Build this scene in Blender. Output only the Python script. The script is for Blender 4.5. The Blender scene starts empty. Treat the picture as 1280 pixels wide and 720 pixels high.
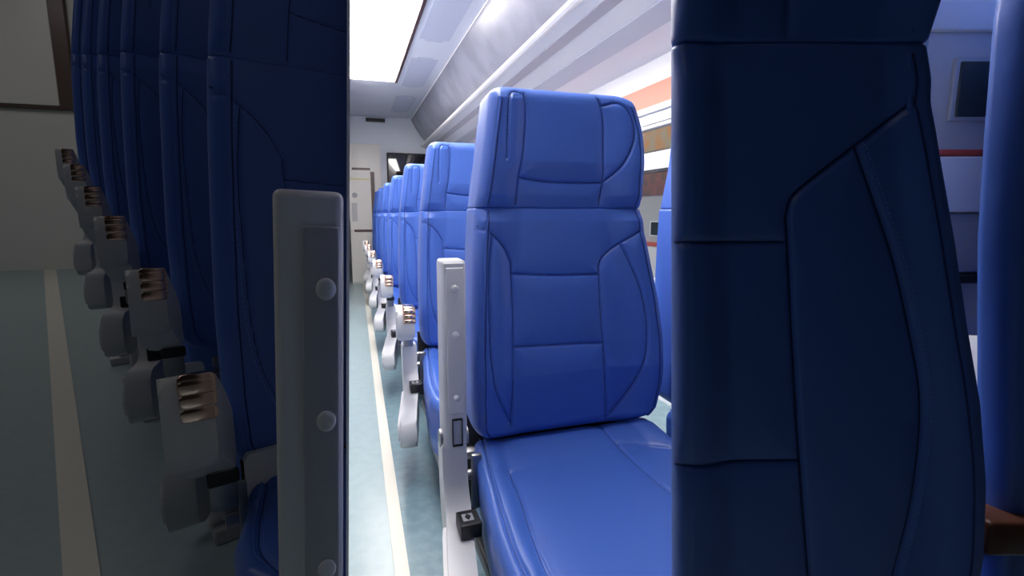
import bpy, bmesh, math
import numpy as np
from mathutils import Vector, Matrix
C = bpy.context.scene.collection
PI = math.pi
F_PX = 620.0; CAMZ = 0.93; YAW = math.radians(17.946); PITCH = math.radians(8.44)

# ------------------------------------------------------------------ materials
def mat(name, col, rough=.5, metal=0.0, spec=.5, emit=None, estr=0, trans=0, bump=None, coat=0, var=None):
    m = bpy.data.materials.new(name); m.use_nodes = True
    nt = m.node_tree; b = nt.nodes['Principled BSDF']
    b.inputs['Base Color'].default_value = (*col, 1)
    b.inputs['Roughness'].default_value = rough
    b.inputs['Metallic'].default_value = metal
    b.inputs['Specular IOR Level'].default_value = spec
    b.inputs['Coat Weight'].default_value = coat
    b.inputs['Transmission Weight'].default_value = trans
    if emit:
        b.inputs['Emission Color'].default_value = (*emit, 1); b.inputs['Emission Strength'].default_value = estr
    tc = nt.nodes.new('ShaderNodeTexCoord')
    if var:                       # (scale, other colour)
        n = nt.nodes.new('ShaderNodeTexNoise'); n.inputs['Scale'].default_value = var[0]; n.inputs['Detail'].default_value = 3
        r = nt.nodes.new('ShaderNodeMix'); r.data_type = 'RGBA'
        r.inputs['A'].default_value = (*col, 1); r.inputs['B'].default_value = (*var[1], 1)
        nt.links.new(tc.outputs['Object'], n.inputs['Vector'])
        mr = nt.nodes.new('ShaderNodeMapRange'); mr.inputs['From Min'].default_value = .38; mr.inputs['From Max'].default_value = .62
        nt.links.new(n.outputs['Fac'], mr.inputs['Value']); nt.links.new(mr.outputs['Result'], r.inputs['Factor'])
        nt.links.new(r.outputs['Result'], b.inputs['Base Color'])
    if bump:                      # (scale, strength)
        n = nt.nodes.new('ShaderNodeTexNoise'); n.inputs['Scale'].default_value = bump[0]; n.inputs['Detail'].default_value = 4
        bp = nt.nodes.new('ShaderNodeBump'); bp.inputs['Strength'].default_value = bump[1]; bp.inputs['Distance'].default_value = .002
        nt.links.new(tc.outputs['Object'], n.inputs['Vector'])
        nt.links.new(n.outputs['Fac'], bp.inputs['Height']); nt.links.new(bp.outputs['Normal'], b.inputs['Normal'])
    return m

M = {}
M['leather'] = mat('blue_leather', (.058, .150, .57), .40, bump=(60, .25), spec=.6)
M['seam'] = mat('seam_navy', (.008, .025, .16), .6)
M['thread'] = mat('pale_blue_thread', (.12, .28, .75), .6)
M['white'] = mat('white_plastic', (.72, .73, .76), .35, bump=(200, .05))
M['grey'] = mat('grey_plastic', (.45, .46, .5), .4)
M['black'] = mat('black_plastic', (.02, .02, .022), .4)
M['chrome'] = mat('rosy_chrome', (.75, .52, .42), .14, metal=1)
M['steel'] = mat('dull_steel', (.35, .35, .36), .35, metal=1)
M['brown'] = mat('brown_plastic', (.09, .035, .025), .4)
M['shell'] = mat('pale_seat_shell', (.7, .72, .76), .5)
M['floor'] = mat('pale_cyan_vinyl', (.36, .47, .51), .28, var=(25, (.33, .44, .48)), spec=.5)
M['floor2'] = mat('teal_vinyl', (.22, .34, .39), .33, var=(30, (.18, .29, .34)), spec=.5)
M['strip'] = mat('cream_floor_strip', (.80, .78, .70), .4)
M['ceil'] = mat('blue_grey_ceiling', (.66, .71, .84), .38)
M['ceil2'] = mat('darker_ceiling_panel', (.50, .55, .72), .38)
M['gloss'] = mat('glossy_grey_panel', (.25, .26, .34), .16, spec=.7, var=(4, (.20, .21, .28)))
M['rail'] = mat('white_rail', (.85, .85, .87), .3)
M['rackb'] = mat('rack_grey', (.52, .54, .66), .3)
M['rackl'] = mat('rack_pale', (.78, .79, .86), .3)
M['rackm'] = mat('rack_mauve', (.46, .44, .52), .3)
M['wallw'] = mat('white_wall', (.92, .92, .93), .5)
M['pink'] = mat('salmon_blind', (.60, .27, .20), .6)
M['navy'] = mat('navy_laminate', (.012, .02, .05), .5)
M['bulk'] = mat('pale_bulkhead', (.78, .84, .94), .5)
M['lamp'] = mat('lamp_diffuser', (1, 1, 1), .5, emit=(1, .95, .90), estr=15.5)
M['fillglow'] = mat('dim_fill_glow', (1, 1, 1), .5, emit=(1, .95, .92), estr=1.15)  # weak glow of the added fill over the left row
M['fillglow2'] = mat('hall_fill_glow', (1, 1, 1), .5, emit=(1, .95, .93), estr=1.3)  # glow of the added fill near the end wall
M['trim'] = mat('dark_brown_trim', (.07, .03, .035), .4)
M['doorw'] = mat('door_panel_white', (.9, .88, .86), .35)
M['bronze'] = mat('bronze_frame', (.13, .085, .08), .35)
M['screen'] = mat('black_screen_glass', (.012, .010, .014), .05, spec=.9)
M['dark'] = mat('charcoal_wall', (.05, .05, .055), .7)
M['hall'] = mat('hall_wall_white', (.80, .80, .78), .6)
M['tw'] = mat('train_white_paint', (.80, .80, .80), .3)
M['tg'] = mat('train_grey_paint', (.55, .54, .54), .35)
M['tr'] = mat('train_red_paint', (.65, .10, .06), .35)
M['tbr'] = mat('train_brown_band', (.13, .075, .06), .4, var=(6, (.30, .10, .07)))
M['tor'] = mat('orange_window', (.75, .33, .10), .4, var=(5, (.5, .45, .3)))  # plain mottled orange, no emission
M['twin'] = mat('train_dark_window', (.03, .045, .045), .15)
M['concrete'] = mat('platform_concrete', (.4, .4, .4), .8, bump=(20, .4))
g = bpy.data.materials.new('window_glass'); g.use_nodes = True
b = g.node_tree.nodes['Principled BSDF']; b.inputs['Transmission Weight'].default_value = 1; b.inputs['Roughness'].default_value = .02
b.inputs['IOR'].default_value = 1.1
M['glass'] = g

# ------------------------------------------------------------------ helpers
def link(name, me, m, parent=None, smooth=True):
    o = bpy.data.objects.new(name, me); C.objects.link(o)
    if m: me.materials.append(m)
    if smooth:
        me.polygons.foreach_set('use_smooth', [True] * len(me.polygons))
    if parent: o.parent = parent
    return o
def tag(o, label=None, cat=None, group=None, kind=None):
    if label: o['label'] = label
    if cat: o['category'] = cat
    if group: o['group'] = group
    if kind: o['kind'] = kind
    return o
def empty(name, loc=(0, 0, 0), rz=0):
    o = bpy.data.objects.new(name, None); C.objects.link(o); o.location = loc; o.rotation_euler = (0, 0, rz)
    o.empty_display_size = .1
    return o
def add_box(bm, x0, x1, y0, y1, z0, z1, bev=0, seg=3):
    r = bmesh.ops.create_cube(bm, size=1)
    for v in r['verts']:
        v.co = Vector(((x0 + x1) / 2 + v.co.x * (x1 - x0), (y0 + y1) / 2 + v.co.y * (y1 - y0), (z0 + z1) / 2 + v.co.z * (z1 - z0)))
    if bev:
        ed = list({e for v in r['verts'] for e in v.link_edges})
        bmesh.ops.bevel(bm, geom=ed, offset=bev, segments=seg, affect='EDGES', profile=.5)
def add_prism(bm, pts, a0, a1, axis='x', bev=0, seg=3):
    """pts polygon in the other two axes; x: (y,z)  y: (x,z)  z: (x,y)"""
    def P(p, a):
        return {'x': (a, p[0], p[1]), 'y': (p[0], a, p[1]), 'z': (p[0], p[1], a)}[axis]
    va = [bm.verts.new(P(p, a0)) for p in pts]; vb = [bm.verts.new(P(p, a1)) for p in pts]
    n = len(pts); fs = [bm.faces.new(va[::-1]), bm.faces.new(vb)]
    for i in range(n): fs.append(bm.faces.new((va[i], va[(i + 1) % n], vb[(i + 1) % n], vb[i])))
    if bev:
        bmesh.ops.bevel(bm, geom=[e for f in fs[:2] for e in f.edges], offset=bev, segments=seg, affect='EDGES', profile=.5)
def add_cyl(bm, p0, p1, r, n=20, r2=None):
    p0, p1 = Vector(p0), Vector(p1); d = p1 - p0
    mt = Matrix.Translation((p0 + p1) / 2) @ d.to_track_quat('Z', 'Y').to_matrix().to_4x4()
    bmesh.ops.create_cone(bm, cap_ends=True, segments=n, radius1=r, radius2=r if r2 is None else r2, depth=d.length, matrix=mt)
def add_tube(bm, pts, r, n=8):
    pts = [Vector(p) for p in pts]; rings = []
    for i, p in enumerate(pts):
        t = (pts[min(i + 1, len(pts) - 1)] - pts[max(i - 1, 0)]).normalized()
        a = t.cross(Vector((0, 0, 1)) if abs(t.z) < .9 else Vector((1, 0, 0))).normalized(); b_ = t.cross(a)
        rings.append([bm.verts.new(p + r * (math.cos(2 * PI * k / n) * a + math.sin(2 * PI * k / n) * b_)) for k in range(n)])
    for i in range(len(rings) - 1):
        for k in range(n):
            bm.faces.new((rings[i][k], rings[i][(k + 1) % n], rings[i + 1][(k + 1) % n], rings[i + 1][k]))
    bm.faces.new(rings[0][::-1]); bm.faces.new(rings[-1])
def build(name, bm, m, parent=None, smooth=False):
    bmesh.ops.recalc_face_normals(bm, faces=bm.faces)
    me = bpy.data.meshes.new(name); bm.to_mesh(me); bm.free()
    o = link(name, me, m, parent, smooth=True)
    try: me.set_sharp_from_angle(angle=math.radians(35))
    except Exception: pass
    return o
def box(name, m, x0, x1, y0, y1, z0, z1, bev=0, parent=None):
    bm = bmesh.new(); add_box(bm, x0, x1, y0, y1, z0, z1, bev); return build(name, bm, m, parent)
def struct(name, m, *a, bev=0, parent=None):
    o = box(name, m, *a, bev=bev, parent=parent)
    if parent is None: o['kind'] = 'structure'
    return o
def spline(pts, n=10):
    """Catmull-Rom through 2-D points"""
    P = [np.array(p, float) for p in pts]; P = [2 * P[0] - P[1]] + P + [2 * P[-1] - P[-2]]; out = []
    for i in range(1, len(P) - 2):
        for k in range(n):
            t = k / n
            out.append(.5 * ((2 * P[i]) + (-P[i - 1] + P[i + 1]) * t + (2 * P[i - 1] - 5 * P[i] + 4 * P[i + 1] - P[i + 2]) * t * t + (-P[i - 1] + 3 * P[i] - 3 * P[i + 1] + P[i + 2]) * t ** 3))
    out.append(P[-2]); return np.array(out)

# ------------------------------------------------------------------ upholstered pads
def dist_to(X, S, line):
    d = np.full(X.shape, 9.0)
    for (ax, as_), (bx_, bs) in zip(line[:-1], line[1:]):
        vx, vs = bx_ - ax, bs - as_; L = vx * vx + vs * vs + 1e-12
        t = np.clip(((X - ax) * vx + (S - as_) * vs) / L, 0, 1)
        d = np.minimum(d, np.hypot(X - ax - t * vx, S - as_ - t * vs))
    return d
class Pad:
    """padded body: front skin over (x, s), swept back by thickness t, seams pressed into it"""
    def __init__(self, s0, s1, left, right, t, seams, r0, r1, re=.03, tp=0.0, puff=.008, groove=.005, gw=.0035, wing=.02, wing_in=.5, yoff=None, NU=150, NS=150, crown=0.0):
        self.__dict__.update(locals())
        self.L = lambda s: np.interp(s, *zip(*left)); self.R = lambda s: np.interp(s, *zip(*right))
        self.seams = [spline(q, 8) if len(q) > 2 else np.array(q) for q in seams]
    def height(self, X, S):
        h = np.zeros(X.shape)
        if self.seams:
            d = np.full(X.shape, 9.0)
            for q in self.seams: d = np.minimum(d, dist_to(X, S, q))
            h += self.puff * (1 - np.exp(-d / .022)) - self.groove * np.exp(-(d / self.gw) ** 2)
        l, r = self.L(S), self.R(S); xn = np.abs((X - (l + r) / 2) / ((r - l) / 2))
        w = np.clip((xn - self.wing_in) / (.86 - self.wing_in), 0, 1); w = w * w * (3 - 2 * w)
        fade = np.clip((1.02 - xn) / .12, 0, 1)
        h += self.wing * w * (.35 + .65 * fade)
        h += self.crown * (1 - np.clip(xn, 0, 1) ** 2)
        e = np.minimum(np.clip((S - self.s0) / .03, 0, 1), np.clip((self.s1 - S) / .03, 0, 1))
        return h * (.25 + .75 * e)
    def front(self, x, s):
        y = 0 - self.height(np.array([[x]]), np.array([[s]]))[0, 0]
        if self.yoff: y += float(self.yoff(s))
        return y
    def mesh(self, name, mapping=None):
        rows = []; n = 8
        for k in range(n + 1):
            a = PI / 2 * k / n; rows.append((self.s0 + self.r0 * (1 - math.cos(a)), self.r0 * (1 - math.sin(a))))
        for s in np.linspace(self.s0 + self.r0, self.s1 - self.r1, self.NS)[1:-1]: rows.append((s, 0.0))
        for k in range(n, -1, -1):
            a = PI / 2 * k / n; rows.append((self.s1 - self.r1 * (1 - math.cos(a)), self.r1 * (1 - math.sin(a))))
        V = []; re, t = self.re, self.t
        for s, d in rows:
            l, r = float(self.L(s)), float(self.R(s)); ring = []
            d2 = min(d, t * .45)
            xs = np.linspace(l + re, r - re, self.NU)
            hs = self.height(xs[None, :], np.full((1, self.NU), s))[0] * (1 - d / max(self.r0, self.r1, 1e-6) * .8 if d > 0 else 1)
            for x, h in zip(xs, hs):
                xx = (l + r) / 2 + (x - (l + r) / 2) * (1 - d2 / ((r - l) / 2)); ring.append((xx, d2 - h))
            hr, hl = hs[-1], hs[0]
            for k in range(1, 9):
                a = PI / 2 * k / 8; ring.append((r - re - d2 + re * math.sin(a), d2 + re * (1 - math.cos(a)) - hr * math.cos(a)))
            tp = self.tp
            ring += [(r - d2 - tp * .5, (re + t) / 2), (r - d2 - tp, t - d2 - .01), (r - d2 - tp - .01, t - d2)]
            ring += [(l + d2 + tp + .01, t - d2), (l + d2 + tp, t - d2 - .01), (l + d2 + tp * .5, (re + t) / 2)]
            for k in range(8, 0, -1):
                a = PI / 2 * k / 8; ring.append((l + re + d2 - re * math.sin(a), d2 + re * (1 - math.cos(a)) - hl * math.cos(a)))
            yo = float(self.yoff(s)) if self.yoff else 0
            for x, y in ring:
                p = (x, y + yo, s); V.append(mapping(*p) if mapping else p)
        K = len(ring); Fs = []
        for i in range(len(rows) - 1):
            for k in range(K):
                k2 = (k + 1) % K; Fs.append((i * K + k, i * K + k2, (i + 1) * K + k2, (i + 1) * K + k))
        Fs.append(tuple(range(K - 1, -1, -1))); Fs.append(tuple((len(rows) - 1) * K + k for k in range(K)))
        me = bpy.data.meshes.new(name); me.from_pydata(V, [], Fs); me.update()
        bm = bmesh.new(); bm.from_mesh(me); bmesh.ops.recalc_face_normals(bm, faces=bm.faces); bm.to_mesh(me); bm.free()
        return me
    def stitches(self, line, name, off=.006, mapping=None, step=.0075, ln=.0045, rad=.0007):
        q = spline(line, 14) if len(line) > 2 else np.array(line); bm = bmesh.new()
        seg = np.hypot(*(q[1:] - q[:-1]).T); cum = np.r_[0, np.cumsum(seg)]
        for s in np.arange(0, cum[-1] - ln, step):
            pa, pb = [np.array([np.interp(v, cum, q[:, 0]), np.interp(v, cum, q[:, 1])]) for v in (s, s + ln)]
            t = (pb - pa) / (np.linalg.norm(pb - pa) + 1e-9); nn = np.array([-t[1], t[0]]) * off
            P = []
            for p in (pa + nn, pb + nn):
                w = (p[0], self.front(p[0], p[1]) - .0004, p[1]); P.append(mapping(*w) if mapping else w)
            if (Vector(P[1]) - Vector(P[0])).length > 1e-4: add_cyl(bm, P[0], P[1], rad, 6)
        return bm

# ------------------------------------------------------------------ the seat back, measured in metres; x lateral, z above the floor
FX = 1.08
def unproj_plane(px, py, depth=FX, yaw=0.0):
    a = (px - 640) / F_PX; b_ = (360 - py) / F_PX; P, Y = PITCH, YAW
    f = (math.sin(Y) * math.cos(P), math.cos(Y) * math.cos(P), -math.sin(P)); r = (math.cos(Y), -math.sin(Y), 0)
    u = (math.sin(Y) * math.sin(P), math.cos(Y) * math.sin(P), math.cos(P))
    return [f[i] + a * r[i] + b_ * u[i] for i in range(3)]
def bx(px, py):        # measurement on the first seat's front plane -> (x, z)
    d = unproj_plane(px, py); t = FX / d[1]
    return (d[0] * t, CAMZ + d[2] * t)
LEFT = [(.385, .300), (.40, .272), (.43, .256), (.50, .252), (.62, .252), (.75, .257), (.85, .262), (.93, .268), (1.0, .276), (1.08, .287), (1.14, .296), (1.17, .301), (1.20, .306), (1.212, .314)]
RIGHT = [(.385, .70), (.40, .733), (.43, .755), (.50, .764), (.62, .758), (.72, .741), (.82, .716), (.88, .702), (.94, .692), (1.0, .690), (1.08, .690), (1.12, .686), (1.15, .678), (1.195, .660), (1.212, .640)]
ZS = .945
S_BACK = [
    [bx(596, 282), bx(607, 288), bx(619, 298), bx(630, 311), bx(638, 327)],
    [bx(638, 327), bx(640, 380), bx(640, 430), bx(640, 480), bx(638, 530)],
    [bx(613, 294), bx(609, 340), bx(609, 400), bx(611, 450), bx(618, 487), bx(638, 528)],
    [bx(796, 289), bx(775, 304), bx(761, 315), bx(753, 324), bx(749, 334)],
    [bx(749, 334), bx(750, 380), bx(753, 430), bx(756, 480), bx(760, 524)],
    [bx(775, 304), bx(784, 325), bx(797, 363), bx(803, 403), bx(800, 447), bx(783, 490), bx(761, 522)],
    [bx(639, 342), bx(694, 344), bx(748, 343)],
    [bx(640, 433), bx(700, 430), bx(754, 428)],
]
S_HEAD = [
    [bx(657, 116), bx(659, 141), bx(654, 193), bx(649, 221), bx(646, 256)],
    [bx(657, 119), bx(649, 114), bx(641, 114), bx(636, 125), bx(634, 150), bx(633, 175), bx(632, 198)],
    [bx(649, 221), bx(680, 226), bx(708, 228), bx(753, 228)],
    [bx(751, 122), bx(757, 148), bx(756, 190), bx(755, 228), bx(751, 256)],
    [bx(755, 131), bx(772, 129), bx(784, 139), bx(791, 161), bx(788, 183), bx(775, 209), bx(755, 228)],
]
def yoff(s): return np.interp(s, [.38, .55, .75, .95, 1.05, 1.2], [.012, -.008, .0, .012, .004, .014])

def make_seat(root, hi=True, seams_b=S_BACK, seams_h=S_HEAD):
    bk = Pad(.385, ZS, LEFT, RIGHT, .13, seams_b, .035, .006, re=.020, tp=.006, yoff=yoff, NU=190, NS=210, puff=.006, groove=.005, gw=.0026)
    hd = Pad(ZS - .001, 1.212, LEFT, RIGHT, .125, seams_h, .006, .022, re=.018, tp=.006, yoff=yoff, NU=170, NS=110, puff=.006, groove=.005, gw=.0026, wing=.018, wing_in=.45)
    o = link('backrest', bk.mesh('backrest'), M['leather'], root); st = bk
    decorate(o, bk, list(seams_b) + edge_lines(bk, .41, ZS - .005, 24, .0255), ((S_BACK[2], -.006), (S_BACK[5], .006)))
    for side, tab, sg in (('l', LEFT, 1), ('r', RIGHT, -1)):
        bm = bmesh.new(); pts = []
        for s in np.linspace(.41, ZS - .01, 60):
            x = float(np.interp(s, *zip(*tab))) + sg * .0215; pts.append((x, bk.front(x, s) + .0004, s))
        add_tube(bm, pts, .0028, 8); build('piping', bm, M['leather'], o)
    h = link('headrest', hd.mesh('headrest'), M['leather'], root)
    decorate(h, hd, list(seams_h) + edge_lines(hd, ZS + .005, 1.18, 12, .0235), ((S_HEAD[1], .006), (S_HEAD[4], .006)))
    for tab, sg in ((LEFT, 1), (RIGHT, -1)):
        bm = bmesh.new(); pts = []
        for s in np.linspace(ZS + .01, 1.175, 40):
            x = float(np.interp(s, *zip(*tab))) + sg * .0195; pts.append((x, hd.front(x, s) + .0004, s))
        add_tube(bm, pts, .0028, 8); build('piping', bm, M['leather'], h)
    # hard shell behind the padding
    bm = bmesh.new(); pts = [(x, z) for z, x in LEFT[2:-1]] + [(x, z) for z, x in RIGHT[2:-1][::-1]]
    pts = [((x - .5) * .84 + .5, z * .98 + .01) for x, z in pts]
    add_prism(bm, pts, .12, .155, 'y', .012); sh = build('back_shell', bm, M['shell'], root); sh['label'] = 'pale hard plastic seat back shell'
    bm = bmesh.new(); add_box(bm, .36, .65,   .154, .170, .58, .80, .006); build('seat_pocket', bm, M['black'], sh)

# cushion: s runs from the rear edge (0) to the front (.50); mapped to (x, -s, top)
CL = [(0, .285), (.02, .262), (.08, .252), (.2, .240), (.34, .220), (.50, .215), (.58, .235), (.62, .27)]
CR = [(0, .690), (.02, .715), (.08, .745), (.25, .765), (.50, .765), (.58, .755), (.62, .72)]
def ctop(s): return float(np.interp(s, [0, .06, .16, .4, .62], [.372, .382, .362, .345, .335]))
def cmap(x, y, s): return (x, -s - .0 + .06, ctop(s) - y)
def make_cushion(root, m=None):
    seams = [
        [(.288, 0), (.277, .08), (.264, .2), (.251, .32), (.245, .44), (.258, .57)],
        [(.312, .16), (.304, .26), (.291, .36), (.283, .46), (.290, .57)],
        [(.590, 0), (.596, .05), (.604, .15), (.612, .29), (.64, .42), (.66, .58)],
        [(.600, .12), (.64, .125), (.69, .155), (.74, .21)],
    ]
    p = Pad(0, .62, CL, CR, .185, seams, .03, .05, re=.02, tp=.01, puff=.006, groove=.005, gw=.0035, wing=.010, wing_in=.7, NU=170, NS=180)
    o = link('seat_cushion', p.mesh('seat_cushion', cmap), M['leather'], root)
    decorate(o, p, seams, ((seams[0], -.006), (seams[0], .006), (seams[1], .006)), cmap)
    return o
def flare(bm):
    for v in bm.verts: v.co.x -= .045 * max(0, min(1, (-v.co.y - .08) / .28))
def make_frame(root, raised, aisle=True, dark=False):
    W = M['white']
    # side frame: upright plate that sweeps forward beside the cushion
    prof = spline([(-.045, .425), (-.050, .36), (-.065, .31), (-.11, .275), (-.20, .262), (-.30, .255), (-.355, .23), (-.37, .18), (-.35, .145), (-.27, .13), (-.16, .14), (-.07, .17), (-.015, .24), (.005, .33), (.01, .425)], 5)
    bm = bmesh.new(); add_prism(bm, [tuple(p) for p in prof], .172, .228, 'x', .008)
    flare(bm)
    sf = build('side_frame', bm, W, root)
    bm = bmesh.new(); q = spline([(-.09, .255), (-.20, .240), (-.29, .232), (-.33, .21), (-.34, .18), (-.32, .158), (-.26, .147), (-.16, .155), (-.10, .18), (-.07, .22)], 4)
    add_prism(bm, [tuple(p) for p in q], .163, .176, 'x', .004); flare(bm); build('frame_cover', bm, W, sf)
    # latch
    bm = bmesh.new(); add_box(bm, .187, .232, -.165, -.11, .268, .300, .003); lb = build('latch_box', bm, M['black'], root)
    lb['label'] = 'black latch box with a small pale symbol'
    bm = bmesh.new(); add_box(bm, .196, .219, -.150, -.125, .2995, .3012, .0005)
    lp = build('latch_plate', bm, M['grey'], lb)
    bm = bmesh.new(); add_cyl(bm, (.2075, -.1375, .301), (.2075, -.1375, .3022), .006, 16); add_box(bm, .2055, .2095, -.147, -.128, .301, .3021)
    build('latch_symbol', bm, M['black'], lb)
    # brackets between frame and cushion
    bm = bmesh.new(); add_box(bm, .222, .285, -.0, .03, .355, .375, .004); add_box(bm, .238, .262, -.05, -.038, .26, .39, .003)
    add_cyl(bm, (.222, -.03, .335), (.268, -.03, .335), .012); add_cyl(bm, (.222, .085, .33), (.76, .085, .33), .014)
    build('bracket', bm, M['steel'], root)
    # underseat tray
    bm = bmesh.new(); add_box(bm, .25, .76, -.44, .03, .135, .168, .006); build('seat_pan', bm, M['black'], root)
    bm = bmesh.new(); add_box(bm, .25, .77, .100, .112, .16, .44, .004); build('gap_shade_filler', bm, M['black'], root)  # black filler sheet, stands in for shade in the gap under the backrest
    if raised:
        # arm swung up beside the backrest
        bm = bmesh.new(); prof = [(.0, .44), (.006, .415), (.02, .40), (.045, .40), (.06, .415), (.066, .44), (.062, .825), (.055, .835), (.0, .835), (-.006, .828)]
        prof = [(y - .055, z) for y, z in prof]
        add_prism(bm, prof, .176, .228, 'x', .007, 4); ar = build('armrest', bm, W, root)
        ar['label'] = 'white armrest swung up beside the backrest'
        bm = bmesh.new(); add_box(bm, .184, .222, -.0640, -.058, .50, .82, .003); build('armrest_panel', bm, M['grey'] if dark else W, ar)
        for zz in (.775, .675, .535):
            bm = bmesh.new(); r = bmesh.ops.create_uvsphere(bm, u_segments=20, v_segments=10, radius=.0085)
            for v in bm.verts: v.co = Vector((.203 + v.co.x, -.0640 + v.co.y * .75, zz + v.co.z))
            build('rivet', bm, W, ar)
        bm = bmesh.new()
        for xa, xb in ((.1935, .1947), (.2145, .2157)): add_box(bm, xa, xb, -.064, -.055, .425, .485)
        add_box(bm, .1935, .2157, -.064, -.055, .484, .4855); add_box(bm, .1935, .2157, -.064, -.055, .424, .4255)
        build('pivot_slot', bm, M['black'], ar)
        bm = bmesh.new(); add_cyl(bm, (.17, -.02, .43), (.2345, -.02, .43), .02, 24); build('pivot', bm, M['steel'], ar)
    else:
        # arm lowered over the frame, its end turned to the aisle
        prof = spline([(-.02, .47), (-.15, .495), (-.27, .52), (-.33, .515), (-.352, .54), (-.355, .585), (-.34, .615), (-.29, .628), (-.15, .60), (-.03, .56), (.01, .53), (.01, .48)], 5)
        bm = bmesh.new(); add_prism(bm, [tuple(p) for p in prof], .160, .218, 'x', .012, 4)
        for v in bm.verts:
            v.co.x += -.030 * max(0, min(1, (-v.co.y) / .3))
        ar = build('armrest', bm, W, root); ar['label'] = 'white armrest lowered towards the aisle'
        bm = bmesh.new()
        for k in range(3): add_box(bm, .150, .192, -.360, -.34, .575 + k * .0165, .5905 + k * .0165, .005)
        add_box(bm, .150, .192, -.350, -.29, .600, .630, .006)
        ec = build('end_cap', bm, M['chrome'], ar); ec['label'] = 'shiny rosy metal cap on the arm end'
        bm = bmesh.new(); add_box(bm, .178, .214, -.058, -.01, .42, .475, .004); build('pivot', bm, M['steel'], ar)
        bm = bmesh.new(); add_box(bm, .176, .218, -.062, -.03, .455, .474, .004); build('pivot_slot', bm, M['black'], ar)

def edge_lines(pad, z0, z1, n, d):
    return [[(float(tab(v)) + sg * d, v) for v in np.linspace(z0, z1, n)] for tab, sg in ((pad.L, 1), (pad.R, -1))]
def decorate(o, pad, seams, stitch, mapping=None, sr=.0011, **kw):
    """sewn seam lines and stitches belong to the cover's own mesh"""
    me = o.data
    if len(me.materials) < 2: me.materials.append(M['seam']); me.materials.append(M['thread'])
    bm = bmesh.new(); bm.from_mesh(me)
    for q in seams:
        q = np.array(q) if len(q) < 3 else spline(q, 8)
        if len(q) == 2: q = np.array([q[0] + (q[1] - q[0]) * k / 20 for k in range(21)])
        pts = []
        for x, z in q:
            if z < pad.s0 + .004 or z > pad.s1 - .004: continue
            w = (x, pad.front(x, z) - sr * .3, z); w = mapping(*w) if mapping else w
            if not pts or (Vector(w) - Vector(pts[-1])).length > 1e-4: pts.append(w)
        if len(pts) > 2:
            b2 = bmesh.new(); add_tube(b2, pts, sr, 6); t = bpy.data.meshes.new('t'); b2.to_mesh(t); b2.free()
            n0 = len(bm.faces); bm.from_mesh(t); bm.faces.ensure_lookup_table()
            for f in bm.faces[n0:]: f.material_index = 1; f.smooth = True
    for ln, off in stitch:
        b2 = pad.stitches(ln, 's', off, mapping, **kw); t = bpy.data.meshes.new('t'); b2.to_mesh(t); b2.free()
        n0 = len(bm.faces); bm.from_mesh(t); bm.faces.ensure_lookup_table()
        for f in bm.faces[n0:]: f.material_index = 2
    bm.to_mesh(me); bm.free()

def copy_tree(o, parent=None, skip=()):
    c = o.copy(); C.objects.link(c); c.parent = parent
    for ch in list(o.children):
        if ch.name.split('.')[0] in skip: continue
        copy_tree(ch, c, skip)
    return c
def pedestal(root, z0, sc=1.0):
    """two feet down to the floor, in the seat's own frame; z0 = local floor height"""
    bm = bmesh.new(); add_box(bm, .30, .36, -.24, -.10, z0 + .03, .15, .008); add_box(bm, .27, .39, -.30, -.04, z0, z0 + .03, .006)
    build('pedestal', bm, M['grey'], root)
    bm = bmesh.new(); add_box(bm, .64, .70, -.24, -.10, z0 + .03, .15, .008); add_box(bm, .61, .73, -.30, -.04, z0, z0 + .03, .006)
    build('pedestal', bm, M['grey'], root)

GRP = 'row of blue aisle seats in the bright carriage'
seat = empty('train_seat', (0, FX, 0))
tag(seat, 'large blue leather seat in the bright middle with its white armrest swung upright', 'seat', GRP)
make_seat(seat); make_cushion(seat); make_frame(seat, True); pedestal(seat, 0)
seat2 = empty('train_seat', (0, FX + .89, 0))
# second seat: the same upholstery, its own lowered arm
for ch in list(seat.children):
    if ch.name.split('.')[0] in ('backrest', 'headrest', 'back_shell', 'seat_cushion', 'pedestal'): copy_tree(ch, seat2)
make_frame(seat2, False)
ORD = ['second', 'third', 'fourth', 'fifth', 'sixth', 'seventh']
HOW = ['directly behind the large front seat', 'a narrow slice behind the second', 'halfway along the receding row', 'farther down the receding row', 'mostly hidden by the seats before it', 'last of the receding row, by the far wall']
mains = [seat, seat2]
tag(seat2, 'second blue seat of the bright row, ' + HOW[0], 'seat', GRP)
for k in range(2, 7):
    s = copy_tree(seat2); s.location = (0, FX + .89 * k - (.12 if k == 6 else 0), 0); s['label'] = ORD[k - 1] + ' blue seat of the bright row, ' + HOW[k - 1]; mains.append(s)

# window-side neighbour of the first seat
win = empty('train_seat', (.565, FX + .02, 0))
for ch in list(seat.children):
    if ch.name.split('.')[0] in ('backrest', 'headrest', 'back_shell', 'seat_cushion', 'pedestal'): copy_tree(ch, win)
tag(win, 'blue window-side seat whose left edge shows right of the large front seat', 'seat')
bm = bmesh.new(); prof = spline([(-.02, .50), (-.15, .51), (-.27, .52), (-.30, .54), (-.28, .565), (-.15, .57), (-.02, .57), (.02, .54)], 4)
add_prism(bm, [tuple(p) for p in prof], .257, .285, 'x', .006)
add_box(bm, .258, .284, -.06, .0, .30, .51, .004)
ma = build('middle_armrest', bm, M['brown'], win); ma['label'] = 'dark brown middle armrest between the two front seats'
for v in ma.data.vertices: v.co.x -= .0

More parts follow.
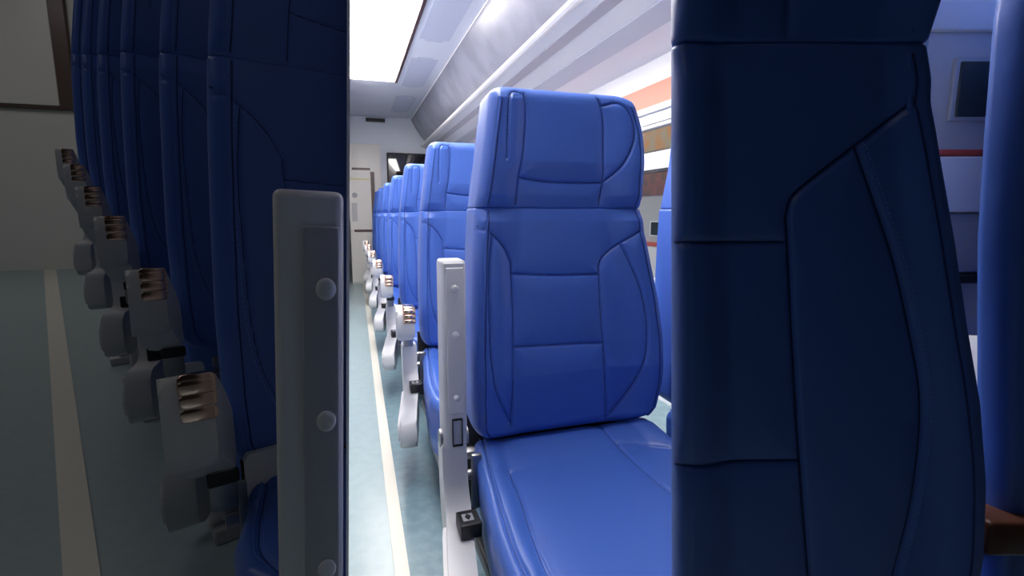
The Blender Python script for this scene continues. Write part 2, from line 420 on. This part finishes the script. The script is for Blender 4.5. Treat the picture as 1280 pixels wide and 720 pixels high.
# ------------------------------------------------------------------ dim hall: the row along the partition's dark side
ROW = [(-.245, 1.089, 1.225, 18.61), (-.471, 1.613, 1.361, 21.54), (-.738, 2.141, 1.491, 22.99), (-1.002, 2.667, 1.61, 23.78), (-1.263, 3.193, 1.739, 24.27), (-1.52, 3.718, 1.867, 24.59)]
SC = Vector((1.5, .52, 1.5)); dim = []
DL = ['dim blue seat nearest in the shadowed left row, beside the grey upright armrest', 'dim blue seat second in the shadowed left row, above the big rosy arm end', 'dim blue seat third in the shadowed left row', 'dim blue seat fourth in the shadowed left row', 'dim blue seat fifth in the shadowed left row, a thin slice', 'dim blue seat farthest in the shadowed left row, beside the grey end wall']
for i, (x, y, z, rot) in enumerate(ROW):
    s = copy_tree(seat2, None, skip=('pedestal',)); s.scale = SC; s.rotation_euler = (0, 0, math.radians(rot))
    off = Matrix.Rotation(math.radians(rot), 3, 'Z') @ Vector((.262 * SC.x, 0, ZS * SC.z))
    s.location = Vector((x, y, z)) - off
    s['label'] = DL[i]; s['group'] = 'seats of the shadowed left row'
    pedestal(s, -s.location.z / SC.z); dim.append(s)
for s in dim:
    for ch in s.children:
        kd = ch.name.split('.')[0]; fz = max(-.05, min(0, -(s.location.z + .19) / 1.5))
        if kd in ('armrest', 'side_frame', 'latch_box'):
            ch.location = (.066 if kd == 'armrest' else (.115 if s is dim[0] else .085), -.02, -.062 if kd == 'armrest' else fz); ch.scale = (.9, .68, 1)
        elif kd in ('seat_cushion', 'seat_pan', 'bracket', 'gap_shade_filler'):
            ch.location = (.02 if s is dim[0] else .085, 0, 0)
bpy.context.view_layer.update()
LEAN = 0.04837
def clip_tree(root, xmax):
    """trim the parts flush against the partition"""
    def rec(o):
        for ch in list(o.children): rec(ch)
        if o.type == 'MESH':
            xs = [(o.matrix_world @ Vector(c)).x for c in o.bound_box]
            if max(xs) <= xmax - .06: return
            if min(xs) >= xmax + .04:
                if not o.children: bpy.data.objects.remove(o)
                return
            me = o.data.copy(); o.data = me; bm = bmesh.new(); bm.from_mesh(me)
            inv = o.matrix_world.inverted(); co = inv @ Vector((xmax, 0, CAMZ)); no = (o.matrix_world.to_3x3().transposed() @ Vector((1, 0, -LEAN))).normalized()
            r = bmesh.ops.bisect_plane(bm, geom=bm.verts[:] + bm.edges[:] + bm.faces[:], plane_co=co, plane_no=no, clear_outer=True)
            ed = [e for e in r['geom_cut'] if isinstance(e, bmesh.types.BMEdge)]
            try: bmesh.ops.holes_fill(bm, edges=ed)
            except Exception: pass
            bm.to_mesh(me); bm.free()
    rec(root)
for s in dim: clip_tree(s, -.005)
# raised arm of the row's foremost place, standing against the partition
post = empty('armrest_post', (0, 0, 0))
tag(post, 'grey upright armrest with round rivets in the left shadow, against the partition edge', 'armrest')
bm = bmesh.new(); add_box(bm, -.072, -.006, 0, .05, .50, .953, .008, 4); o1 = build('post_body', bm, M['white'], post)
bm = bmesh.new(); add_box(bm, -.045, -.010, -.003, .01, .45, .918, .002); build('front_panel', bm, M['grey'], o1)
for zz in (.855, .715, .545):
    bm = bmesh.new(); bmesh.ops.create_uvsphere(bm, u_segments=20, v_segments=10, radius=.0115)
    for v in bm.verts: v.co = Vector((-.0225 + v.co.x * .85, -.004 + v.co.y * .4, zz + v.co.z))
    build('rivet', bm, M['white'], o1)
bm = bmesh.new(); add_box(bm, -.070, -.008, .002, .048, .0, .51, .006); build('post_leg', bm, M['white'], post)
post.location = (-.93 * LEAN, .535, 0); post.rotation_euler = (0, math.atan(LEAN), 0)

# ------------------------------------------------------------------ row beside the camera (right): shaded seat seen face on
def rowzero():
    D = .40
    def q(px, py):      # measure on an upright plane square to the viewing direction
        d = unproj_plane(px, py); n = (math.sin(YAW), math.cos(YAW)); t = D / (d[0] * n[0] + d[1] * n[1])
        P = Vector((d[0] * t, d[1] * t, CAMZ + d[2] * t)); ax = Vector((math.cos(YAW), -math.sin(YAW), 0))
        return (P.dot(ax), P.z)
    root = empty('train_seat', (0, 0, 0), -YAW); root.location = (math.sin(YAW) * D, math.cos(YAW) * D, 0)
    tag(root, 'shaded dark blue seat filling the right side, closest to the viewer', 'seat', None)
    lx = q(843, 360)[0]; ql = [q(843, y) for y in (719, 500, 300, 100, 0)][::1]
    Lt = [(.45, ql[0][0] + .012), (.48, ql[0][0] + .001)] + sorted((z, x) for x, z in ql) + [(1.2, ql[-1][0] + .001), (1.28, lx + .02), (1.30, lx + .05)]
    R = [q(1226, 690), q(1229, 600), q(1222, 500), q(1205, 400), q(1190, 300), q(1172, 200), q(1163, 130), q(1162, 60), q(1170, 0)]
    Rt = [(.45, R[0][0] - .03), (.48, R[0][0] - .006)] + sorted([(z, x) for x, z in R]) + [(1.2, R[-1][0]), (1.26, R[-1][0] - .01), (1.30, R[-1][0] - .05)]
    zs = q(990, 52)[1]
    sb = [[q(843, 303), q(910, 303), q(980, 303)], [q(843, 580), q(920, 578), q(1000, 577)],
          [q(1134, 130), q(1105, 155), q(1070, 182), q(1020, 220), q(992, 245), q(984, 270)],
          [q(984, 270), q(986, 303), q(992, 430), q(1000, 560), q(1012, 720)],
          [q(1070, 182), q(1094, 250), q(1120, 330), q(1140, 420), q(1152, 500), q(1148, 580), q(1136, 650), q(1118, 720)]]
    bk = Pad(.45, zs, Lt, Rt, .075, sb, .03, .005, re=.008, tp=.026, puff=.005, groove=.0035, gw=.0022, wing=.006, wing_in=.6, NU=230, NS=260)
    o = link('backrest', bk.mesh('backrest'), M['leather'], root)
    sb.append([(float(np.interp(v, *zip(*Rt))) - .017, v) for v in np.linspace(.50, zs - .01, 14)])
    decorate(o, bk, sb, ((sb[4], .006),), None, .0008, step=.0042, ln=.0026, rad=.0005)
    hd = Pad(zs - .001, 1.30, Lt, Rt, .075, [[q(995, -160), q(990, -60), q(985, 40)]], .004, .03, re=.008, tp=.026, puff=.005, groove=.003, wing=.01, NU=100, NS=90)
    h = link('headrest', hd.mesh('headrest'), M['leather'], root)
    bm = bmesh.new(); pts = [(float(np.interp(s, *zip(*Rt))) - .020, -.0045, s) for s in np.linspace(.50, zs - .01, 80)]
    add_tube(bm, pts, .0022, 8); build('piping', bm, M['leather'], o)
    bm = bmesh.new(); pts = [(float(np.interp(s, *zip(*Rt))) - .020, -.0045, s) for s in np.linspace(zs + .005, 1.27, 40)]
    add_tube(bm, pts, .0022, 8); build('piping', bm, M['leather'], h)
    # shell and leg behind
    bm = bmesh.new(); add_box(bm, lx + .04, R[0][0] - .04, .07, .085, .47, 1.1, .006); build('back_shell', bm, M['shell'], root)
    bm = bmesh.new(); add_box(bm, lx + .08, lx + .13, .015, .06, .02, .47, .006); add_box(bm, R[0][0] - .14, R[0][0] - .09, .015, .06, .02, .47, .006)
    add_box(bm, lx + .06, R[0][0] - .06, .0, .08, 0, .025, .004); build('pedestal', bm, M['grey'], root)
    # neighbour whose edge fills the far right
    r2 = empty('train_seat', (0, 0, 0), -YAW); r2.location = root.location + Vector((math.sin(YAW), math.cos(YAW), 0)) * .03
    tag(r2, 'shaded blue seat at the far right edge, only its left side showing', 'seat', None)
    E = [q(1228, 690), q(1234, 560), q(1236, 400), q(1238, 300), q(1248, 160), q(1262, 0), q(1275, -80)]
    k = 1.075
    Lt2 = [(.45, E[0][0] * k + .02)] + sorted([(z, x * k) for x, z in E]) + [(1.30, E[-1][0] * k + .04)]
    Rt2 = [(.45, .85), (1.2, .85), (1.30, .80)]
    ed = E[0][0] * k
    p2 = Pad(.45, 1.30, Lt2, Rt2, .07, [[(ed + .05, .5), (ed + .045, .8), (ed + .06, 1.2)]], .03, .03, re=.012, tp=.10, NU=60, NS=100, wing=.01)
    o2 = link('backrest', p2.mesh('backrest'), M['leather'], r2)
    bm = bmesh.new(); add_box(bm, ed + .06, ed + .11, .015, .06, .0, .47, .006); build('pedestal', bm, M['grey'], r2)
    # brown arm end low at the right
    a = q(1240, 655); c = q(1300, 697)
    bm = bmesh.new(); add_box(bm, a[0], c[0], -.03, .03, c[1], a[1], .004); ab = build('middle_armrest', bm, M['brown'], r2)
    ab['label'] = 'dark brown arm end'
    # added panel filling the gap, stand-in for a dim view of the window
    dv = empty('window_standin_panel', (0, 0, 0), -YAW); dv.location = root.location + Vector((math.sin(YAW), math.cos(YAW), 0)) * .14
    tag(dv, 'added greyish panel, stand-in for a dim window view, between the two shaded right seats', 'panel')
    k = 1.40
    def bxp(name, m, px0, px1, py0, py1, y0, y1, par):
        a, c = q(px0, py0), q(px1, py1); f = (D + .14) / D
        bm = bmesh.new(); add_box(bm, a[0] * f, c[0] * f, y0, y1, CAMZ + (c[1] - CAMZ) * f, CAMZ + (a[1] - CAMZ) * f, .002); return build(name, bm, m, par)
    pb = bxp('panel_board', M['tg'], 1140, 1300, -10, 420, .0, .012, dv)
    bxp('top_band', M['tw'], 1140, 1300, 2, 40, -.006, .002, dv)
    fr = bxp('window_frame', M['grey'], 1192, 1232, 72, 152, -.004, .002, dv)
    bxp('window_pane', M['twin'], 1197, 1228, 78, 147, -.006, .0, fr)
    bxp('red_stripe', M['tr'], 1140, 1300, 187, 195, -.003, .002, dv)
    bxp('white_band', M['wallw'], 1140, 1300, 197, 265, -.010, .002, dv)
    bxp('lower_board', M['grey'], 1140, 1300, 267, 340, -.006, .002, dv)
    bxp('black_sill', M['black'], 1140, 1300, 342, 353, -.010, .002, dv)
    a = q(1150, 420); f = (D + .14) / D
    bm = bmesh.new(); add_box(bm, a[0] * f + .01, a[0] * f + .05, .0, .012, 0, CAMZ + (a[1] - CAMZ) * f + .01, .002); build('panel_leg', bm, M['grey'], dv)
rowzero()

# ------------------------------------------------------------------ bright carriage
XW = 1.45; YE = 7.0; ZC = 2.2
struct('floor', M['floor'], -8, 1.5, -3, 10.6, -.05, 0)
# teal strip beneath the seats and the cream line along the aisle
bm = bmesh.new(); add_prism(bm, [(.088, .3), (1.449, .3), (1.449, YE), (.20, YE)], 0, .003, 'z'); o = build('trim_1', bm, M['floor2']); o['kind'] = 'structure'
bm = bmesh.new(); add_prism(bm, [(.062, .5), (.098, .5), (.182, YE), (.132, YE)], 0, .005, 'z'); o = build('trim_2', bm, M['strip']); o['kind'] = 'structure'
bm = bmesh.new(); XL = lambda z: LEAN * (z - CAMZ)
add_prism(bm, [(XL(0) - .003, 0), (XL(0), 0), (XL(ZC + .02), ZC + .02), (XL(ZC + .02) - .003, ZC + .02)], .55, YE + .1, 'y'); o = build('wall_light_divider', bm, M['wallw']); o['kind'] = 'structure'      # thin partition added to keep carriage light off the hall, edge on
struct('wall_back', M['bulk'], 0, XW + .05, YE, YE + .08, 0, ZC + .25)
struct('baseboard_back', M['wallw'], 0, 1.45, YE - .012, YE, 0, .70)
# window wall: below, above, between panes
def wallpiece(i, m, y0, y1, z0, z1, x0=XW, x1=XW + .06): return struct('wall_right' if i == 0 else 'trim_%d' % i, m, x0, x1, y0, y1, z0, z1)
W0, W1 = .585, 1.375
wallpiece(0, M['wallw'], .4, YE, 0, W0)
struct('wall_right_rear', M['dark'], XW, XW + .06, -3, .4, 0, 5.6)  # unseen stretch, coloured dark to cut bounce onto the shaded seat
wallpiece(3, M['wallw'], .4, YE, 1.56, 5.6)
wallpiece(4, M['pink'], .4, YE, 1.455, 1.56, XW - .012)
wallpiece(5, M['rackb'], .4, YE, 1.425, 1.455, XW - .02)
wallpiece(6, M['wallw'], .4, YE, W1, 1.425, XW - .008)
for k, (ya, yb) in enumerate([(.4, 1.25), (2.95, 3.15), (4.85, 5.05), (6.75, YE)]):
    wallpiece(7 + k, M['wallw'], ya, yb, W0, W1)
for k, (ya, yb) in enumerate([(1.25, 2.95), (3.15, 4.85), (5.05, 6.75)]):
    w = empty('window_%d' % (k + 1), (XW, ya, W0)); w['kind'] = 'structure'
    bm = bmesh.new()
    for (za, zb) in ((.0, .022), (W1 - W0 - .02, W1 - W0)): add_box(bm, 0, .05, 0, yb - ya, za, zb, .003)
    for yy in (0, yb - ya - .03): add_box(bm, 0, .05, yy, yy + .03, 0, W1 - W0, .003)
    build('window_frame', bm, M['rail'], w)
    box('transom', M['rail'], -.004, .045, .02, yb - ya - .02, 1.15 - W0, 1.235 - W0, .004, w)
    box('window_seal', M['black'], .0, .03, .03, yb - ya - .03, 1.138 - W0, 1.15 - W0, 0, w)
    box('glass', M['glass'], .024, .030, .03, yb - ya - .03, .02, W1 - W0 - .02, 0, w)
box('trim_11', M['wallw'], XW - .05, XW, .9, YE, W0 - .03, W0 + .0, .006)['kind'] = 'structure'
# ceiling and lamp
LX0, LX1, LY0, LY1 = .055, .485, .72, 5.15
bm = bmesh.new()
add_box(bm, 0, LX0, .0, YE, ZC, ZC + .05); add_box(bm, LX1, .84, .0, YE, ZC, ZC + .05)
add_box(bm, LX0, LX1, .0, LY0, ZC, ZC + .05); add_box(bm, LX0, LX1, LY1, YE, ZC, ZC + .05); add_box(bm, LX0, LX1, LY0, LY1, ZC + .05, ZC + .06)
o = build('ceiling', bm, M['ceil']); o['kind'] = 'structure'
cl = empty('ceiling_light', (0, 0, ZC)); tag(cl, 'long glowing white ceiling light panel with dark brown edge at the top left', 'lamp')
bm = bmesh.new(); add_box(bm, LX0 + .005, LX1 - .012, LY0 + .01, LY1 - .01, .012, .022, .002); build('diffuser', bm, M['lamp'], cl)
bm = bmesh.new(); add_box(bm, LX1 - .012, LX1 + .012, LY0, LY1, -.012, .02, .002); build('edge_trim', bm, M['trim'], cl)
bm = bmesh.new(); add_box(bm, LX0, LX1 - .01, LY1 - .012, LY1, -.006, .02, .001); build('end_trim', bm, M['rail'], cl)
bm = bmesh.new(); add_box(bm, LX0 + .01, LX1 - .05, 4.25, 4.27, .004, .014, .001); build('joint_bar', bm, M['doorw'], cl)
for k, (ya, yb) in enumerate([(.9, 2.2), (2.5, 3.9), (4.3, 5.3), (5.7, 6.6)]):
    bm = bmesh.new(); add_box(bm, .54, .76, ya, yb, ZC - .004, ZC + .01, .0)
    bmesh.ops.bevel(bm, geom=[e for e in bm.edges if abs(e.verts[0].co.z - e.verts[1].co.z) > .005], offset=.045, segments=5, affect='EDGES')
    o = build('trim_%d' % (20 + k), bm, M['ceil2']); o['kind'] = 'structure'
# glossy cove from the ceiling to the luggage rack
prof = spline([(.835, ZC), (.86, 2.15), (.91, 2.06), (.975, 1.97), (1.03, 1.905)], 6)
bm = bmesh.new(); add_prism(bm, [tuple(p) for p in prof] + [(1.06, 1.905), (1.06, ZC + .05), (.84, ZC + .05)], .0, YE, 'y'); o = build('trim_12', bm, M['gloss']); o['kind'] = 'structure'
bm = bmesh.new(); add_cyl(bm, (.842, 0.0, ZC - .006), (.842, YE, ZC - .006), .007, 10); o = build('trim_13', bm, M['rail']); o['kind'] = 'structure'
struct('trim_14', M['wallw'], .88, XW + .06, .0, YE, ZC, ZC + .05)
rk = empty('luggage_rack', (0, 0, 0)); tag(rk, 'long grey overhead luggage rack with white front rail running down the carriage', 'rack')
bm = bmesh.new(); add_prism(bm, [tuple(p) for p in spline([(.955, 1.84), (.962, 1.865), (.985, 1.875), (1.01, 1.87), (1.02, 1.855), (1.0, 1.838), (.97, 1.83)], 4)], .1, YE, 'y', 0)
o = build('front_rail', bm, M['rail'], rk); o['label'] = 'bright white front rail'
def rackseg(x0, x1, m, name, dz=0):
    zf = lambda x: 1.85 - (x - .98) * (1.85 - 1.69) / (1.45 - .98)
    bm = bmesh.new(); add_prism(bm, [(x0, zf(x0) - .012 + dz), (x1, zf(x1) - .012 + dz), (x1, zf(x1) + .008), (x0, zf(x0) + .008)], .1, YE, 'y', 0)
    build(name, bm, m, rk)
rackseg(.985, 1.05, M['rackl'], 'shelf_slat'); rackseg(1.05, 1.10, M['rackm'], 'shelf_slat', -.004); rackseg(1.10, 1.20, M['rackl'], 'shelf_slat')
rackseg(1.20, 1.30, M['rackb'], 'shelf_slat', -.006); rackseg(1.30, XW, M['rackl'], 'shelf_slat')
for yy in (.5, 2.2, 3.9, 5.6):
    bm = bmesh.new(); add_prism(bm, [(1.0, 1.855), (XW, 1.70), (XW, 1.80), (1.02, 1.875)], yy, yy + .02, 'y'); build('rack_bracket', bm, M['rail'], rk)
# end wall fittings
dr = empty('door_1', (0, YE, 0)); dr['kind'] = 'structure'
box('door_leaf', M['doorw'], .004, .42, -.03, -.013, .02, 1.845, .004, dr)
bm = bmesh.new(); 
add_box(bm, .002, .335, -.042, -.026, .70, 1.535, .0)
bmesh.ops.bevel(bm, geom=[e for e in bm.edges if abs(e.verts[0].co.y - e.verts[1].co.y) > .005], offset=.05, segments=5, affect='EDGES')
dfm = build('door_window_frame', bm, M['bronze'], dr)
bm = bmesh.new(); add_box(bm, .002, .285, -.05, -.040, .73, 1.505); build('door_window', bm, M['doorw'], dr)
dw = [c for c in dr.children if c.name.startswith('door_window') and 'frame' not in c.name][0]
bm = bmesh.new(); add_box(bm, .015, .27, -.0515, -.0495, 1.38, 1.40); build('notice_strip', bm, mat('pale_yellow', (.85, .80, .45), .5), dw)
bm = bmesh.new(); add_cyl(bm, (.075, -.0495, 1.18), (.075, -.0515, 1.18), .035, 24); build('notice_sticker', bm, M['grey'], dw)
bm = bmesh.new(); add_box(bm, .03, .10, -.0515, -.0495, .84, 1.08, .0); build('notice_sticker', bm, mat('pale_grey_print', (.62, .63, .66), .5), dw)
sg = box('sign_bar', M['black'], .255, .50, YE - .03, YE - .001, 2.13, 2.175, .005)
tag(sg, 'short dark sign bar above the end wall door', 'sign')
tv = empty('display_screen', (0, YE - .10, 0)); tag(tv, 'glossy black screen behind the last seat tops on the end wall', 'screen')
bm = bmesh.new(); add_box(bm, .50, 1.10, -.02, .06, 1.20, 1.735, .012); build('screen_body', bm, M['black'], tv)
bm = bmesh.new(); add_box(bm, .515, 1.085, -.026, -.018, 1.215, 1.72, .003); build('screen_glass', bm, M['screen'], tv)
bm = bmesh.new(); add_box(bm, .7, .85, .05, .101, 1.35, 1.6); build('wall_bracket', bm, M['steel'], tv)

# ------------------------------------------------------------------ made-up hall around it: shuts daylight out, dark walls cut bounce
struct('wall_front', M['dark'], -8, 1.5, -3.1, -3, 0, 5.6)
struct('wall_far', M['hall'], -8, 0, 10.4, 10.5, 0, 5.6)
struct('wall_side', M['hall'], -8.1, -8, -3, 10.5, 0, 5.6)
struct('wall_light_screen', M['dark'], .0, .06, .24, 10.4, ZC + .06, 5.6)  # unseen, added above the carriage to keep the hall shaded
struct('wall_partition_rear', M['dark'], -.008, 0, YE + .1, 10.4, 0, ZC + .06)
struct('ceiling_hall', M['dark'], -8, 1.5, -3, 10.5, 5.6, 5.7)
struct('wall_light_stop', M['dark'], 0, XW + .06, .20, .24, 1.36, 5.6)  # header added out of view to cut light reaching the rear
bm = bmesh.new(); add_prism(bm, [(-.53, 1.0), (-.455, 1.0), (-4.78, 10.35), (-4.95, 10.35)], 0, .005, 'z'); o = build('trim_15', bm, M['strip']); o['kind'] = 'structure'
nb = empty('notice_board', (0, 10.4, 0)); tag(nb, 'pale notice panel with a brown frame on the dim end wall at the far left', 'board')
bm = bmesh.new(); add_box(bm, -5.6, -4.20, -.08, -.001, 2.62, 5.2, .03); build('board_frame', bm, M['bronze'], nb)
bm = bmesh.new(); add_box(bm, -5.6, -4.42, -.10, -.05, 2.68, 5.15, .01); build('board_face', bm, M['doorw'], nb)

def added_fill(name, x0, x1, y0, y1, z, label, m=M['fillglow']):
    e = empty(name, ((x0 + x1) / 2, (y0 + y1) / 2, z)); tag(e, label, 'lamp')
    w, d = (x1 - x0) / 2, (y1 - y0) / 2
    bm = bmesh.new(); add_box(bm, -w, w, -d, d, -.02, 0, .003); build('diffuser', bm, m, e)
    bm = bmesh.new(); add_box(bm, -w - .02, w + .02, -d - .02, d + .02, -.012, 0.02, .003); build('fill_frame', bm, M['rail'], e)
added_fill('hall_fill', -5.0, -2.6, -1.8, 1.0, 5.57, 'added dim fill panel, unseen in the hall ceiling')  # unseen emitter added to light the dim left row
added_fill('hall_fill', -5.5, -3.0, 5.0, 8.0, 5.57, 'added dim fill panel, unseen in the hall ceiling near the end wall', M['fillglow2'])  # added out of view to lift the end wall and hall floor

# ------------------------------------------------------------------ outside: another train on the next track
struct('ground', M['concrete'], 1.6, 12, -6, 14, -.6, -.5)
tn = empty('parked_train', (3.2, 0, 0)); tag(tn, 'white and grey train with red stripe standing outside the window', 'train')
box('body_panel', M['tg'], 0, 2.2, -4, 13, -.2, 2.6, .05, tn)
box('brown_band', M['tbr'], -.012, .01, -4, 13, 1.135, 1.42, 0, tn)
box('window_band', M['tor'], -.014, .01, -4, 13, 1.62, 1.85, 0, tn)
box('roof_band', M['tbr'], -.012, .01, -4, 13, 1.85, 2.15, 0, tn)
box('white_band', M['tw'], -.016, .01, -4, 13, .10, .575, .004, tn)
box('red_stripe', M['tr'], -.014, .01, -4, 13, .58, .625, 0, tn)
box('black_sill', M['black'], -.02, .01, -4, 13, .06, .10, 0, tn)
for yy in (-2.2, -.4, 1.3, 3.0, 4.60, 6.3, 8.0, 9.7):
    wf = box('train_window_frame', M['tw'], -.014, .01, yy - .03, yy + .24, .69, .86, .004, tn)
    box('train_window', M['twin'], -.018, .01, yy, yy + .21, .705, .845, 0, wf)

# ------------------------------------------------------------------ light and camera
w = bpy.data.worlds.new('World'); bpy.context.scene.world = w; w.use_nodes = True
w.node_tree.nodes['Background'].inputs[0].default_value = (.86, .92, 1, 1); w.node_tree.nodes['Background'].inputs[1].default_value = 1.6
cam = bpy.data.cameras.new('camera'); co = bpy.data.objects.new('camera', cam); C.objects.link(co)
cam.sensor_fit = 'HORIZONTAL'; cam.sensor_width = 36; cam.lens = F_PX / 1280 * 36; cam.clip_start = .02; cam.clip_end = 60
co.location = (.0, 0, CAMZ); co.rotation_euler = (PI / 2 - PITCH, 0, -YAW)
sc = bpy.context.scene; sc.camera = co
sc.view_settings.view_transform = 'Standard'; sc.view_settings.look = 'None'; sc.view_settings.exposure = 0; sc.view_settings.gamma = 1; sc.view_settings.use_curve_mapping = False
